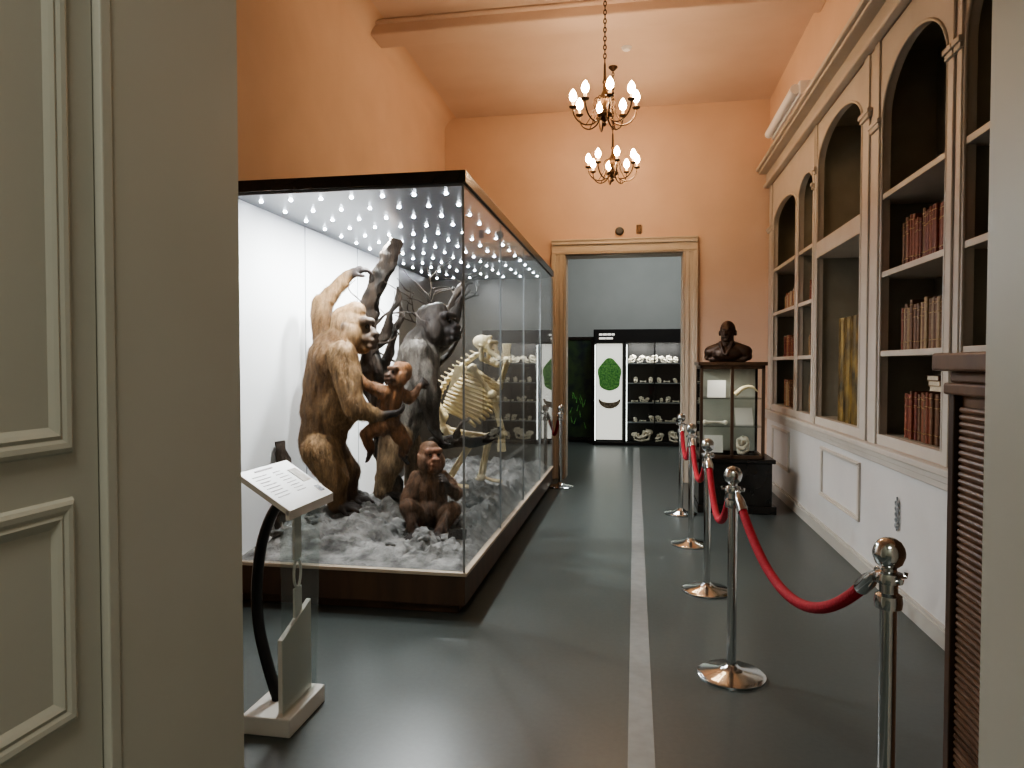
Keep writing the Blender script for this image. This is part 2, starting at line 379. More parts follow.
def book_mesh(cols,name):
    cm=mat(name,cols[0],.5,noise_=(30,cols[1])); gm=mat(name+'_gilt',(.34,.23,.09),.4,metal=.5)
    b=B(); w=.03/2; h=.28; d=.19
    b.box(.004,d,-w,-w+.003,0,h).box(.004,d,w-.003,w,0,h)
    prof=[]
    for i in range(7):
        a=math.pi*(i/6)-math.pi/2; prof.append((.006-.010*math.cos(a),w*math.sin(a),0))
    prof+= [(.009,w-.001,0),(.009,-w+.001,0)]
    b.poly(prof,(0,0,h))
    b.box(.009,d-.006,-w+.003,w-.003,.005,h-.005,1)
    for z in (.05,.20,.25): b.box(-.0052,.004,-w*.93,w*.93,z,z+.004,2)
    return b.mesh('book',[cm,M_pages,gm])
BK=[book_mesh(c,'book_cover_%s'%n) for n,c in (('rust',((.17,.042,.02),(.22,.065,.03))),('maroon',((.11,.02,.014),(.15,.035,.02))),('tan',((.25,.165,.085),(.30,.21,.11))),('brown',((.12,.055,.026),(.16,.08,.04))),('navy',((.03,.03,.05),(.05,.045,.07))),('cream',((.36,.30,.21),(.42,.35,.26))))]
BL=['rust-red leather-bound book with gilt bands on shelf','dark maroon leather-bound book with gilt bands','tan cloth-bound book standing on shelf','dark brown leather-bound book standing on shelf','dark navy bound book standing on shelf','pale cream bound volume standing on shelf']
def books(ya,yb,z,pal,hs,group):
    y=ya
    while y<yb:
        w=random.uniform(.022,.042); k=random.choice(pal); me=BK[k]; hh=random.uniform(*hs)
        o=bpy.data.objects.new('book',me); COL.objects.link(o); o.location=(1.67+random.uniform(0,.02),y+w/2,z+.001)
        o.scale=(random.uniform(.9,1.05),w/.03*.98,hh/.28); o['category']='book'; o['group']=group; o['label']=BL[k]
        y+=w+.0015
books(4.04,4.88,2.08,[0,0,1,0,3],(.27,.32),'leather books on the upper shelf')
books(4.04,4.86,1.56,[2,3,2,1,0,3,5],(.26,.31),'mixed books on the middle shelf')
books(4.04,4.80,1.012,[0,3,3,1],(.27,.30),'brown books on the lower shelf')
books(2.95,3.75,2.08,[0,1,3],(.26,.30),'books in the first bookcase')
for z,hs in ((2.08,(.16,.22)),(1.56,(.19,.25)),(1.012,(.24,.30))):
    books(6.86,7.25,z,[0,3,2,1],hs,'books in the narrow bookcase')
    books(7.6,8.45,z,[0,3,2,5,1],hs,'books in the last bookcase')
for k in range(3):
    o=bpy.data.objects.new('book',BK[[5,2,3][k]]); COL.objects.link(o)
    o.rotation_euler=(R(90),0,R(90)); o.scale=(.9,1,.9)
    o.location=(1.72,4.35+.02*k,1.315+.016+k*.031); o['category']='book'; o['group']='stacked flat books'; o['label']='book lying flat on top of standing volumes'
lt=root('wall_lamp_fixture',(1.46,7.45,4.0),'long white tubular lamp fixture above bookcase cornice','lamp')
B().box(.0,.14,-.66,.66,-.07,.06).obj('housing',M_fixture,lt,smooth=False,bevel=.01)
B().tube([(-.03,-.64,-.01),(-.03,.64,-.01)],.045,14).obj('tube',M_fixture,lt)
b=B()
for k in range(5):
    z=.0+k*.035
    b.tube([(-.004,.028*math.cos(a*.7),z+.016*math.sin(a*.7)) for a in range(9)],.005,6,closed=True)
b.tube([(-.004,0,-.03),(-.004,.012,.05),(-.004,-.01,.12),(-.004,0,.18)],.005,6,smooth=2)
b.obj('wall_ornament',M_seam,loc=(1.592,4.62,.48),label='small scrolled grey ornament on pale wainscot wall',category='ornament')

# ============================================================ GREAT SHOWCASE
cs=root('display_case',(-1.71,6.1,0),'large glass museum display case with black base and LED ceiling','display case')
X0,X1,Y0,Y1=-.74,.74,-2.17,2.2
B().box(X0+.04,X1-.05,Y0+.05,Y1-.05,0,.06).box(X0,X1,Y0,Y1,.06,.24).obj('plinth',M_dkwood,cs,smooth=False,bevel=.008)
B().box(X0-.01,X1+.015,Y0-.015,Y1+.015,.24,.262).obj('ledge',M_ledge,cs,smooth=False,bevel=.004)
B().box(X0+.0,X0+.02,Y0+.02,.9,.262,2.5).obj('backdrop',M_white,cs,smooth=False)
B().box(X0+.0,X0+.02,.9,Y1-.02,.262,2.5).box(X0+.02,X1-.014,Y1-.02,Y1,.262,2.5).obj('added_dark_panel',M_endpan,cs,smooth=False)  # added dark far end in place of glass, to darken the pale view there
for y in (-1.2,-.2): B().box(X0+.02,X0+.022,y-.004,y+.004,.262,2.5).obj('backdrop_seam',M_seam,cs,smooth=False)
B().box(X0-.01,X1+.012,Y0-.015,Y1+.015,2.515,2.585).obj('canopy',M_black,cs,smooth=False,bevel=.004)
B().box(X0,X1-.01,Y0+.01,Y1-.01,2.50,2.514).obj('ceiling_panel',M_caseceil,cs,smooth=False)
g=.008
B().box(X0+.02,X1-.014,Y0,Y0+g,.262,2.50).obj('glass_pane',M_glass,cs,smooth=False)
ys=[Y0,-1.05,.03,1.12,Y1]
for a,b_ in zip(ys[:-1],ys[1:]): B().box(X1-g,X1,a+.003,b_-.003,.262,2.50).obj('glass_pane',M_glass,cs,smooth=False)
for y in ys: B().box(X1-.010,X1+.002,y-.003,y+.003,.262,2.5).obj('glass_joint',M_seam,cs,smooth=False)
ledm=B().lathe([(.0105,0),(.0105,-.004),(.008,-.008),(0,-.009)],seg=12).mesh('led',M_led)
for i in range(7):
    for j in range(14):
        add('led_light',ledm,cs,loc=(X0+.13+i*.2,Y0+.16+j*.305,2.4995))
for y,pw in ((-1.75,42),(-1.1,42),(-.4,44),(.4,44),(1.5,12)):
    L=bpy.data.lights.new('case_light','AREA'); L.shape='DISK'; L.size=.1; L.energy=pw; L.color=(.97,.99,1)
    o=bpy.data.objects.new('case_light',L); COL.objects.link(o); o.parent=cs; o.location=(-.1,y,2.485)
def ht(x,y):
    h=.30+.12*math.exp(-((x+2.05)**2/.12+(y-4.75)**2/.2))+.10*math.exp(-((x+1.75)**2/.15+(y-5.2)**2/.2))+.14*math.exp(-((x+1.35)**2/.08+(y-5.8)**2/.2))
    h+=.09*math.exp(-((x+1.80)**2/.02+(y-4.50)**2/.02))+.06*math.exp(-((x+2.15)**2/.02+(y-4.3)**2/.03))+.05*math.exp(-((x+1.2)**2/.015+(y-5.0)**2/.03))
    h+=.10*abs(noise.fractal(Vector((x*4,y*4,1)),.8,2.3,7))+.02*noise.noise(Vector((x*14,y*14,4)))
    e=min((x+2.43)/.12,(-.99-x)/.1,(y-3.95)/.25,1); e=max(e,0)
    return .264+(h-.264)*e
b=B(); nx,ny=130,380; V=[]
for j in range(ny+1):
    for i in range(nx+1):
        x=-2.42+1.43*i/nx; y=3.95+4.30*j/ny; V.append(b.bm.verts.new((x+1.71,y-6.1,ht(x,y)-.264)))
for j in range(ny):
    for i in range(nx):
        k=j*(nx+1)+i; b.bm.faces.new((V[k],V[k+1],V[k+nx+2],V[k+nx+1]))
b.obj('rocky_ground',M_rock,loc=(-1.71,6.1,.264),label='grey rocky diorama ground with sand and mounds',category='ground')
placed=[]
for k in range(40):
    x=random.uniform(-2.3,-1.1); y=random.uniform(4.15,5.6); s=random.uniform(.03,.07)
    if (x+1.42)**2+(y-4.7)**2<.10 or (x+2.05)**2+(y-4.72)**2<.08 or (x+1.72)**2+(y-5.2)**2<.10: continue
    if any((x-a)**2+(y-c)**2<(.2)**2 for a,c in placed): continue
    placed.append((x,y))
    bb=B(); bb.ell((0,0,0),(s*1.4,s,s*.6),sub=4)
    for v in bb.bm.verts: v.co*=1+.55*noise.fractal(v.co*14+Vector((k,0,0)),.8,2,3)
    bb.obj('rock',M_rock,loc=(x,y,ht(x,y)+s*.05),rot=(random.random()*.5,random.random()*.5,random.random()*6),label='rough grey stone on diorama ground',category='rock',group='stones on the diorama ground')
tr=root('dead_tree',(-1.9,4.95,.38),'dark gnarled dead tree with bare branches in diorama','tree',rot=R(21))
def bark(b,amt=.25,f=14):
    for v in b.bm.verts:
        n=noise.fractal(Vector((v.co.x*f,v.co.y*f,v.co.z*f*.45)),.8,2.2,3)
        v.co+=Vector((n,noise.noise(v.co*f+Vector((9,0,0))),n*.3))*.06*amt
b=B().tube([(.11,.1,-.05),(.09,.12,.3),(.05,.15,.6),(-.03,.15,1.05),(-.08,.12,1.43),(-.0,.08,1.66),(.05,.06,1.80),(.09,.05,1.86),(.15,.04,2.03)],[.10,.08,.08,.075,.074,.070,.067,.063,.043],32,smooth=4); bark(b,.6,13)
b.tube([(.11,.05,1.9),(.17,.04,1.95),(.19,.04,1.93)],[.04,.025,.012],8)
b.obj('trunk',M_bark,tr)
for p_,r__ in (([(.05,.15,.6),(.2,.3,.9),(.36,.34,1.15),(.50,.32,1.40),(.60,.25,1.58),(.70,.2,1.76)],[.06,.05,.045,.040,.034,.024]),
             ([(.0,.2,.9),(.10,.24,1.15),(.13,.26,1.35),(.21,.26,1.46),(.20,.26,1.62)],[.045,.035,.028,.020,.010]),
             ([(-.02,.12,1.2),(.08,.08,1.30),(.10,.06,1.48),(.17,.06,1.55),(.16,.06,1.68)],[.04,.03,.022,.015,.007]),
             ([(.2,.3,.9),(.45,.36,1.05),(.62,.36,1.22),(.70,.34,1.4)],[.045,.032,.022,.010])):
    b=B().tube(p_,r__,16,smooth=3); bark(b,.45); b.obj('branch',M_bark,tr)
rt=random.Random(21)
def twig(p,d,r,depth):
    pts=[p]; rr=[r]; n=rt.randint(3,4); kids=[]
    for i in range(n):
        d=(d+Vector((rt.uniform(-.75,.75),rt.uniform(-.35,.35),rt.uniform(-.45,.5)))).normalized()
        p=p+d*rt.uniform(.05,.10)
        p.z=min(p.z,1.98); pts.append(p); rr.append(r*(1-.7*(i+1)/n))
        if depth>0 and rt.random()<.75: kids.append((p,d,rr[-1]*.9))
    b=B().tube(pts,rr,7,smooth=1); b.obj('branch',M_bark,tr)
    for q,e,s_ in kids:
        sd=rt.choice((-1,1)); twig(q,(e+Vector((sd*.9,.1,.1))).normalized(),max(s_,.006),depth-1)
for p,d,r_ in (((-.04,.10,1.15),(.5,0,.8),.018),((-.05,.08,1.35),(.8,-.1,.5),.016),((.0,.08,1.25),(1,.1,.2),.016),((.22,.28,1.0),(-.2,0,1),.020),((.3,.28,1.08),(0,0,1),.018),((.42,.30,1.28),(-.6,0,.8),.014),((.60,.25,1.58),(.9,0,.1),.014),((.5,.3,1.40),(-.7,0,.6),.014)):
    twig(Vector(p),Vector(d).normalized(),r_,2)
lg=B().tube([(0,0,0),(.18,-.02,.03),(.35,.02,.0),(.47,.05,.06),(.54,.06,.12)],[.055,.05,.04,.034,.018],14,smooth=3)
lg.tube([(.18,-.02,.03),(.2,-.08,.14),(.28,-.1,.2)],[.03,.02,.012],8,smooth=2); lg.tube([(.02,0,0),(.0,.02,-.22),(-.06,.02,-.4)],[.05,.045,.055],14,smooth=3)
bark(lg,.5); lg.obj('fallen_log',M_bark,loc=(-1.54,5.2,.86),rot=(0,0,R(12)),label='dark bent log resting beside seated young ape',category='log')
st=B().tube([(0,0,-.05),(.0,0,.2),(-.02,0,.42),(-.05,.0,.60)],[.07,.06,.055,.03],14,smooth=3); bark(st,.5)
st.obj('tree_stump',M_bark,loc=(-2.34,4.42,.35),label='short dark broken tree stump by the backdrop',category='stump')
# ------------------------------------------------ apes
def head(c,yaw,pitch,s,fc,sk,tilt=0,crest=1):
    Rm=Matrix.Rotation(yaw,3,'Z')@Matrix.Rotation(-pitch,3,'Y')@Matrix.Rotation(tilt,3,'X')
    c=Vector(c); P=lambda x,y,z: c+Rm@(Vector((x,y,z))*s)
    E=lambda x,y,z,a,b_,d,col: el(P(x,y,z),(a*s,b_*s,d*s),col,Rm)
    K=lambda p,q,a,b_,col: cap(P(*p),P(*q),a*s,b_*s,col)
    sk2=(*sk,0.0); fc=(*fc,.7)
    L=[E(-.02,0,.01,.115,.095,.105,fc),K((-.06,0,.045),(.01,0,.06+.02*crest),.075,.060,fc),
       K((.085,-.05,.042),(.085,.05,.042),.027,.027,sk2),E(.065,0,-.01,.045,.06,.062,sk2),
       E(.085,0,-.055,.065,.054,.046,sk2),K((.10,0,.01),(.132,0,-.018),.015,.02,sk2),K((.140,-.023,-.028),(.140,.023,-.028),.018,.018,sk2),
       K((.138,-.032,-.064),(.138,.032,-.064),.016,.016,sk2),K((.125,-.028,-.098),(.125,.028,-.098),.018,.018,sk2),
       E(.02,-.068,-.05,.062,.048,.078,fc),E(.02,.068,-.05,.062,.048,.078,fc),
       E(-.01,-.100,.0,.020,.011,.026,sk2),E(-.01,.100,.0,.020,.011,.026,sk2),
       K((.07,0,-.10),(.0,0,-.09),.045,.06,fc)]
    eyes=[(P(.103,y,.012),.0125*s) for y in (-.034,.034)]
    return L,eyes
def hand(w,d,nrm,s,col,curl=.6,toes=False):
    w=Vector(w); d=Vector(d).normalized(); nrm=Vector(nrm); nrm=(nrm-d*nrm.dot(d)).normalized(); sd=d.cross(nrm)
    c=(*col,0.0); L=[]
    pl=.1*s
    L.append(cap(w,w+d*pl*.5,.034*s,.036*s,c))
    for k in (-1,1): L.append(cap(w+sd*.012*s*k,w+d*pl+sd*.03*s*k,.028*s,.022*s,c))
    L.append(cap(w+d*.03*s,w+d*pl,.03*s,.026*s,c))
    ln=[.075,.088,.082,.066]
    if toes: ln=[.05,.052,.048,.04]
    for i in range(4):
        o=(i-1.5)*.030*s; p=w+d*pl*.95+sd*o; fan=sd*(i-1.5)*.13
        a=(d+fan+nrm*curl*.5).normalized(); q=p+a*ln[i]*.5*s
        a2=(d*.7+fan+nrm*curl*1.5).normalized(); r2=q+a2*ln[i]*.35*s
        a3=(d*.2+fan+nrm*curl*2).normalized(); t=r2+a3*ln[i]*.25*s
        L+= [cap(p,q,.0145*s,.0135*s,c),cap(q,r2,.0135*s,.012*s,c),cap(r2,t,.012*s,.010*s,c)]
    p=w+d*.03*s-sd*.03*s; q=p+(d*.6-sd*.9+nrm*.3).normalized()*.05*s; t=q+(d*.9-sd*.2+nrm*.6).normalized()*.035*s
    L+= [cap(p,q,.018*s,.015*s,c),cap(q,t,.015*s,.011*s,c)]
    return L
def ape(name,loc,rot,elems,eyes,label,nf,fl,voxel=.008,cat='gorilla'):
    r=blob(name,elems,voxel,4,disp=.012,dscale=22); r.materials.clear(); r.materials.append(M_fur)
    o=add(name,r,loc=loc,rot=(0,0,rot),label=label,category=cat)
    fur('fur',r,nf,fl,o)
    for p,rr in eyes:
        B().ell(p,rr*1.15,sub=2).obj('eye',M_eye,o)
    return o
SK=(.022,.016,.014)
br1=(.155,.088,.042); go=(.26,.16,.08); dk1=(.085,.048,.026)
L=[el((-.06,.02,1.06),(.16,.23,.18),br1),el((.02,0,.99),(.135,.19,.17),go),cap((-.065,.02,1.0),(-.10,.02,.70),.165,.17,br1),el((-.03,0,.74),(.165,.19,.21),go),
   cap((-.09,.02,.66),(-.12,.02,.48),.17,.16,br1),cap((-.05,.02,1.14),(.04,.0,1.24),.14,.11,br1),
   el((-.14,.02,.50),(.13,.17,.15),go),
   cap((-.12,-.09,.44),(-.03,-.12,.25),.14,.10,go),cap((-.03,-.12,.25),(-.02,-.11,.06),.092,.060,br1),
   cap((-.10,.11,.44),(.05,.12,.25),.14,.10,br1),cap((.05,.12,.25),(.07,.12,.06),.09,.058,dk1),
   cap((-.07,.12,1.15),(-.12,.13,1.40),.105,.08,br1),cap((-.12,.13,1.40),(-.11,.13,1.48),.08,.075,go),cap((-.11,.13,1.48),(.07,.14,1.69),.068,.042,go),
   cap((.02,-.17,1.1),(.09,-.24,.80),.108,.082,go),cap((.09,-.24,.80),(.11,-.24,.74),.084,.082,go),cap((.11,-.24,.74),(.27,-.2,.68),.072,.046,go)]
h,ey=head((.10,-.02,1.30),R(-26),R(-4),1.24,go,(.075,.05,.035),crest=1.7); L+=h
L+=hand((.07,.14,1.69),(.8,.1,.45),(.5,.3,-.6),1.05,SK,.8)+hand((.27,-.2,.68),(1,.1,.12),(0,.3,1),1.1,SK,.4)
L+=hand((-.02,-.11,.05),(1,-.25,-.1),(0,0,-1),1.2,SK,.15,True)+hand((.07,.12,.05),(1,.1,-.1),(0,0,-1),1.2,SK,.15,True)
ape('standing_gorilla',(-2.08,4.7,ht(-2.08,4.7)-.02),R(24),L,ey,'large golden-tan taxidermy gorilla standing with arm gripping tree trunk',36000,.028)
gr=(.05,.041,.035); sl=(.19,.17,.148); tn=(.24,.16,.09)
L=[el((.05,0,1.08),(.165,.21,.18),sl),cap((.04,0,1.02),(-.02,0,.73),.17,.165,sl),cap((-.02,0,.73),(-.10,0,.54),.165,.155,sl),el((.09,0,.80),(.135,.17,.19),gr),
   cap((.07,0,1.18),(.15,0,1.29),.135,.11,gr),
   cap((-.12,-.09,.48),(-.17,-.14,.27),.13,.098,tn),cap((-.17,-.14,.27),(-.23,-.12,.06),.09,.058,tn),
   cap((-.08,.1,.48),(.02,.13,.27),.13,.094,tn),cap((.02,.13,.27),(-.0,.13,.06),.088,.056,tn),
   cap((.1,.14,1.14),(.28,.14,1.26),.10,.075,gr),cap((.28,.14,1.26),(.37,.1,1.54),.07,.042,gr),
   cap((.04,-.18,1.12),(.11,-.23,.82),.104,.08,sl),cap((.11,-.23,.82),(.16,-.18,.56),.074,.047,gr)]
h,ey=head((.19,-.03,1.35),R(-32),R(0),1.24,(.045,.036,.031),(.02,.015,.014),crest=.6); L+=h
L+=hand((.37,.1,1.54),(.2,.0,1),(.6,.3,0),1.05,SK,.8)+hand((.16,-.18,.56),(.4,0,-.8),(.5,0,.2),1.05,SK,.4)
L+=hand((-.23,-.12,.05),(1,-.25,-.1),(0,0,-1),1.2,SK,.15,True)+hand((0,.13,.05),(1,.1,-.1),(0,0,-1),1.2,SK,.15,True)
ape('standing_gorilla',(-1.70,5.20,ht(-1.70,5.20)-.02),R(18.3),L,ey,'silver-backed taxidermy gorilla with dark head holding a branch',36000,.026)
oj=(.22,.10,.042); od=(.14,.06,.027)
L=[cap((0,0,.3),(-.03,0,.13),.080,.09,oj),el((-.03,0,.12),(.095,.09,.095),od),cap((.02,0,.32),(.05,0,.4),.058,.05,oj),
   cap((-.04,-.06,.33),(-.16,-.05,.38),.046,.036,oj),cap((-.16,-.05,.38),(-.22,-.02,.45),.034,.024,oj),
   cap((.05,.06,.33),(.14,.05,.28),.046,.036,oj),cap((.14,.05,.28),(.2,.08,.36),.034,.024,oj),
   cap((-.07,-.05,.1),(-.17,-.06,.04),.06,.045,oj),cap((-.17,-.06,.04),(-.14,-.02,-.08),.042,.028,od),
   cap((.02,.03,.08),(.1,-.01,-.03),.06,.045,oj),cap((.1,-.01,-.03),(.08,.05,-.12),.042,.028,od)]
h,ey=head((.06,-.02,.46),R(215),R(5),.72,oj,(.08,.045,.03),crest=0); L+=h
L+=hand((-.22,-.02,.45),(-1,.2,.4),(0,1,-.2),.55,SK,.5)+hand((.2,.08,.36),(.6,.3,.5),(0,1,0),.55,SK,.5)
L+=hand((-.14,-.02,-.08),(-.3,.2,-1),(-1,0,0),.6,SK,.3,True)+hand((.08,.05,-.12),(.5,.2,-1),(1,0,0),.6,SK,.3,True)
ape('young_gorilla',(-1.70,4.72,.95),R(20),L,ey,'reddish-brown young ape clinging between two standing gorillas',12000,.022,.006)
d1=(.13,.07,.04); d2=(.085,.048,.03)
L=[cap((0,.0,.34),(0,.04,.12),.105,.125,d1),el((0,-.0,.15),(.125,.125,.125),d2),cap((0,-.01,.38),(0,-.02,.45),.078,.07,d1),
   cap((-.09,-.02,.37),(-.17,-.07,.22),.058,.046,d1),cap((-.17,-.07,.22),(-.11,-.19,.12),.043,.031,d2),
   cap((.09,-.02,.37),(.18,-.08,.27),.058,.046,d1),cap((.18,-.08,.27),(.12,-.17,.33),.043,.031,d2),
   cap((-.07,-.02,.09),(-.15,-.18,.20),.078,.06,d1),cap((-.15,-.18,.20),(-.11,-.24,.03),.052,.036,d2),
   cap((.07,-.02,.09),(.15,-.16,.17),.078,.06,d1),cap((.15,-.16,.17),(.05,-.26,.03),.052,.036,d2)]
h,ey=head((0,-.03,.53),R(-72),R(4),.86,d1,(.19,.09,.055),crest=.2); L+=h
L+=hand((-.11,-.19,.12),(.2,-.5,-.6),(1,0,.2),.65,SK,.4)+hand((.12,-.17,.33),(-.3,-.4,.7),(-1,0,0),.65,SK,.5)
L+=hand((-.11,-.24,.03),(-.1,-1,-.1),(0,0,-1),.8,SK,.15,True)+hand((.05,-.26,.03),(-.2,-1,-.1),(0,0,-1),.8,SK,.15,True)
ape('seated_young_gorilla',(-1.42,4.75,ht(-1.42,4.75)-.02),R(17),L,ey,'brown young gorilla sitting on rocks facing forward',14000,.024,.006)
# ------------------------------------------------ skeleton
sk=root('ape_skeleton',(-1.28,5.72,.45),'mounted ivory ape skeleton leaning forward on diorama ground','skeleton',rot=R(12.5))
def bmesh_blob(name,elems,parent,voxel=.006,m=M_bone,sm=2,**k):
    r=blob(name,elems,voxel,sm); r.materials.clear(); r.materials.append(m); return add(name,r,parent,**k)
Z=(.6,.5,.3)
def skull_el(c,yaw,s,pitch=0):
    Rm=Matrix.Rotation(yaw,3,'Z')@Matrix.Rotation(pitch,3,'Y'); c=Vector(c); P=lambda x,y,z:c+Rm@(Vector((x,y,z))*s)
    L=[el(P(-.025,0,.02),(.085*s,.064*s,.058*s),Z,Rm),cap(P(-.09,0,.035),P(.03,0,.078),.012*s,.012*s,Z),cap(P(.06,-.05,.04),P(.06,.05,.04),.017*s,.017*s,Z),
       cap(P(.055,-.062,.03),P(.065,-.055,-.03),.013*s,.013*s,Z),cap(P(.055,.062,.03),P(.065,.055,-.03),.013*s,.013*s,Z),cap(P(.07,0,.03),P(.10,0,-.03),.012*s,.012*s,Z),
       cap(P(.07,-.055,-.03),P(.14,-.028,-.06),.018*s,.022*s,Z),cap(P(.07,.055,-.03),P(.14,.028,-.06),.018*s,.022*s,Z),cap(P(.14,-.028,-.06),P(.14,.028,-.06),.022*s,.022*s,Z),
       cap(P(0,-.06,-.03),P(.02,-.058,-.10),.020*s,.018*s,Z),cap(P(.02,-.058,-.10),P(.14,-.025,-.125),.020*s,.018*s,Z),
       cap(P(0,.06,-.03),P(.02,.058,-.10),.020*s,.018*s,Z),cap(P(.02,.058,-.10),P(.14,.025,-.125),.020*s,.018*s,Z),cap(P(.14,-.025,-.122),P(.14,.025,-.122),.020*s,.020*s,Z),
       cap(P(-.02,-.07,-.0),P(.07,-.066,-.015),.009*s,.009*s,Z),cap(P(-.02,.07,0),P(.07,.066,-.015),.009*s,.009*s,Z),el(P(.0,0,-.01),(.06*s,.045*s,.04*s),Z,Rm)]
    return L
bmesh_blob('skull',skull_el((.05,-.03,1.18),R(-28),1.08,R(12)),sk)
sp=[(-.34,0,.52),(-.37,0,.64),(-.34,0,.78),(-.26,0,.91),(-.15,0,1.01),(-.02,-.02,1.11)]
b=B(); b.tube(sp,.022,8,smooth=2)
for k in range(18):
    t=k/17*(len(sp)-1); i=min(int(t),len(sp)-2); p=Vector(sp[i]).lerp(Vector(sp[i+1]),t-i)
    b.ell(p,(.034,.036,.018)); b.tube([p,p+Vector((-.06,0,.03))],[.010,.006],6)
b.obj('spine',M_bone,sk)
b=B()
for k in range(13):
    t=k/12; c=Vector((-.31+.19*t-.03*math.sin(t*3),0,.66+.34*t)); w=.17*math.sin(.6+t*1.9)+.02; dp=.17*math.sin(.7+t*1.7)+.03
    for s in (-1,1):
        pts=[c+Vector((dp*(1-math.cos(a)),s*w*math.sin(a),-.15*math.sin(a*.5)*(a/2.7))) for a in np.linspace(0,2.8,11)]
        b.tube(pts,.0115,6)
b.tube([(-.03,0,.58),(.05,0,.71),(.11,0,.86)],.020,6,smooth=1)
b.obj('ribcage',M_bone,sk)
o_=-.1
bmesh_blob('pelvis',[cap((-.23+o_,-.03,.5),(-.2+o_,-.13,.58),.024,.034,Z),cap((-.2+o_,-.13,.58),(-.25+o_,-.14,.68),.034,.024,Z),cap((-.23+o_,.03,.5),(-.2+o_,.13,.58),.024,.034,Z),cap((-.2+o_,.13,.58),(-.25+o_,.14,.68),.034,.024,Z),cap((-.2+o_,-.08,.5),(-.14+o_,-.05,.42),.022,.018,Z),cap((-.2+o_,.08,.5),(-.14+o_,.05,.42),.022,.018,Z),cap((-.14+o_,-.05,.42),(-.14+o_,.05,.42),.016,.016,Z),el((-.24+o_,0,.5),(.03,.05,.07),Z)],sk)
def bone(b,p,q,r):
    p,q=Vector(p),Vector(q)
    b.tube([p,p.lerp(q,.1),p.lerp(q,.5),p.lerp(q,.9),q],[r*1.3,r*.9,r*.7,r*.9,r*1.3],8); b.ell(p,r*1.5); b.ell(q,r*1.5)
for s in (-1,1):
    b=B(); sh=(-.06,s*.17,.99); e_=(.16 if s>0 else .10,s*.19,.78 if s<0 else .83); w=(.18 if s<0 else .23,s*.12,.45 if s<0 else 1.06)
    bone(b,sh,e_,.028); bone(b,e_,w,.021); bone(b,Vector(e_)+Vector((.02,.01,0)),Vector(w)+Vector((.025,.01,0)),.016)
    zz=1 if s>0 else -1
    for k in range(5): b.tube([Vector(w)+Vector((.01*(k-2),0,0)),Vector(w)+Vector((.00+.012*(k-2),0,zz*.07)),Vector(w)+Vector((.0+.014*(k-2),-.02,zz*.14))],.009,6)
    bone(b,(-.15,s*.05,1.01),sh,.014); b.poly([(-.2,s*.12,1.02),(-.26,s*.14,.80),(-.1,s*.17,.99)],(0,s*.014,0))
    b.obj('arm_bones',M_bone,sk)
    b=B(); hp=(-.29,s*.12,.47); kn=(.02+.07*s,s*.14,.40); an=(-.12+.14*s,s*.13,.06)
    bone(b,hp,kn,.030); bone(b,kn,an,.025); bone(b,Vector(kn)+Vector((-.03,.0,0)),Vector(an)+Vector((-.03,0,0)),.012)
    for k in range(5): b.tube([Vector(an),Vector(an)+Vector((.09,.015*(k-2),-.03)),Vector(an)+Vector((.17,.02*(k-2),-.04))],.011,6)
    b.ell(Vector(an)+Vector((-.03,0,-.02)),(.035,.02,.02)); b.obj('leg_bones',M_bone,sk)
B().poly([(-.06,0,0),(.06,0,0),(.06,.035,.06),(-.06,.035,.06)],(0,.006,0)).obj('placard',M_black,loc=(-1.14,4.4,ht(-1.14,4.4)+.01),label='small black tilted placard on diorama ground',category='sign')

# ============================================================ INFO STAND
isd=root('information_stand',(-1.435,2.68,0),'white information lectern with curved black bow support','information stand')
B().box(-.105,.105,-.16,.16,0,.075).obj('base',M_panel,isd,smooth=False,bevel=.006)
b=B().poly([(-.105,-.17,1.02),(-.105,-.17,1.045),(.115,-.17,.905),(.115,-.17,.88)],(0,.40,0)); b.box(.10,.118,-.17,.23,.865,.905)
b.obj('sign_board',M_panel,isd,smooth=False,bevel=.003)
nrm=Vector((.14,0,.22)).normalized(); ax=Vector((.22,0,-.14)).normalized(); o0=Vector((-.105,-.17,1.045))+nrm*.0008
def strip(b,u0,u1,v0,v1):
    p=[o0+ax*u0+Vector((0,v0,0)),o0+ax*u1+Vector((0,v0,0)),o0+ax*u1+Vector((0,v1,0)),o0+ax*u0+Vector((0,v1,0))]; b.poly(p,nrm*.0006)
b=B()
for k in range(8):
    strip(b,.05+k*.019,.0525+k*.019,.04,.04+random.uniform(.07,.12)); strip(b,.05+k*.019,.0525+k*.019,.20,.20+random.uniform(.05,.08))
strip(b,.018,.026,.1,.24)
b.obj('printed_text',M_print,isd,smooth=False,kind='stuff')
b=B(); strip(b,.06,.15,.31,.38); b.obj('printed_picture',M_picture,isd,smooth=False)
b=B(); strip(b,.19,.23,.335,.375); b.obj('printed_square',M_black,isd,smooth=False)
path=[Vector(p) for p in ((.02,.0,.925),(-.045,0,.87),(-.1,0,.73),(-.125,0,.55),(-.12,0,.38),(-.08,0,.22),(-.03,0,.07))]
b=B(); b.tube(path,.02,10,smooth=2)
for v in b.bm.verts: v.co.y*=1.6
b.obj('curved_bow',M_blkmetal,isd)
B().poly([(.035,-.12,.075),(.035,.13,.075),(.035,.13,.46),(.035,-.12,.37)],(.022,0,0)).obj('upright_block',M_panel,isd,smooth=False,bevel=.002)
B().poly([(.065,-.14,.075),(.065,.15,.075),(.065,.2,.88),(.065,-.15,.88)],(.006,0,0)).obj('acrylic_sheet',M_acryl,isd,smooth=False)
b=B()
b.tube([(.045,.03+.03*math.cos(a),.60+.06*math.sin(a)) for a in np.linspace(0,2*math.pi,20,endpoint=False)],.006,6,closed=True)
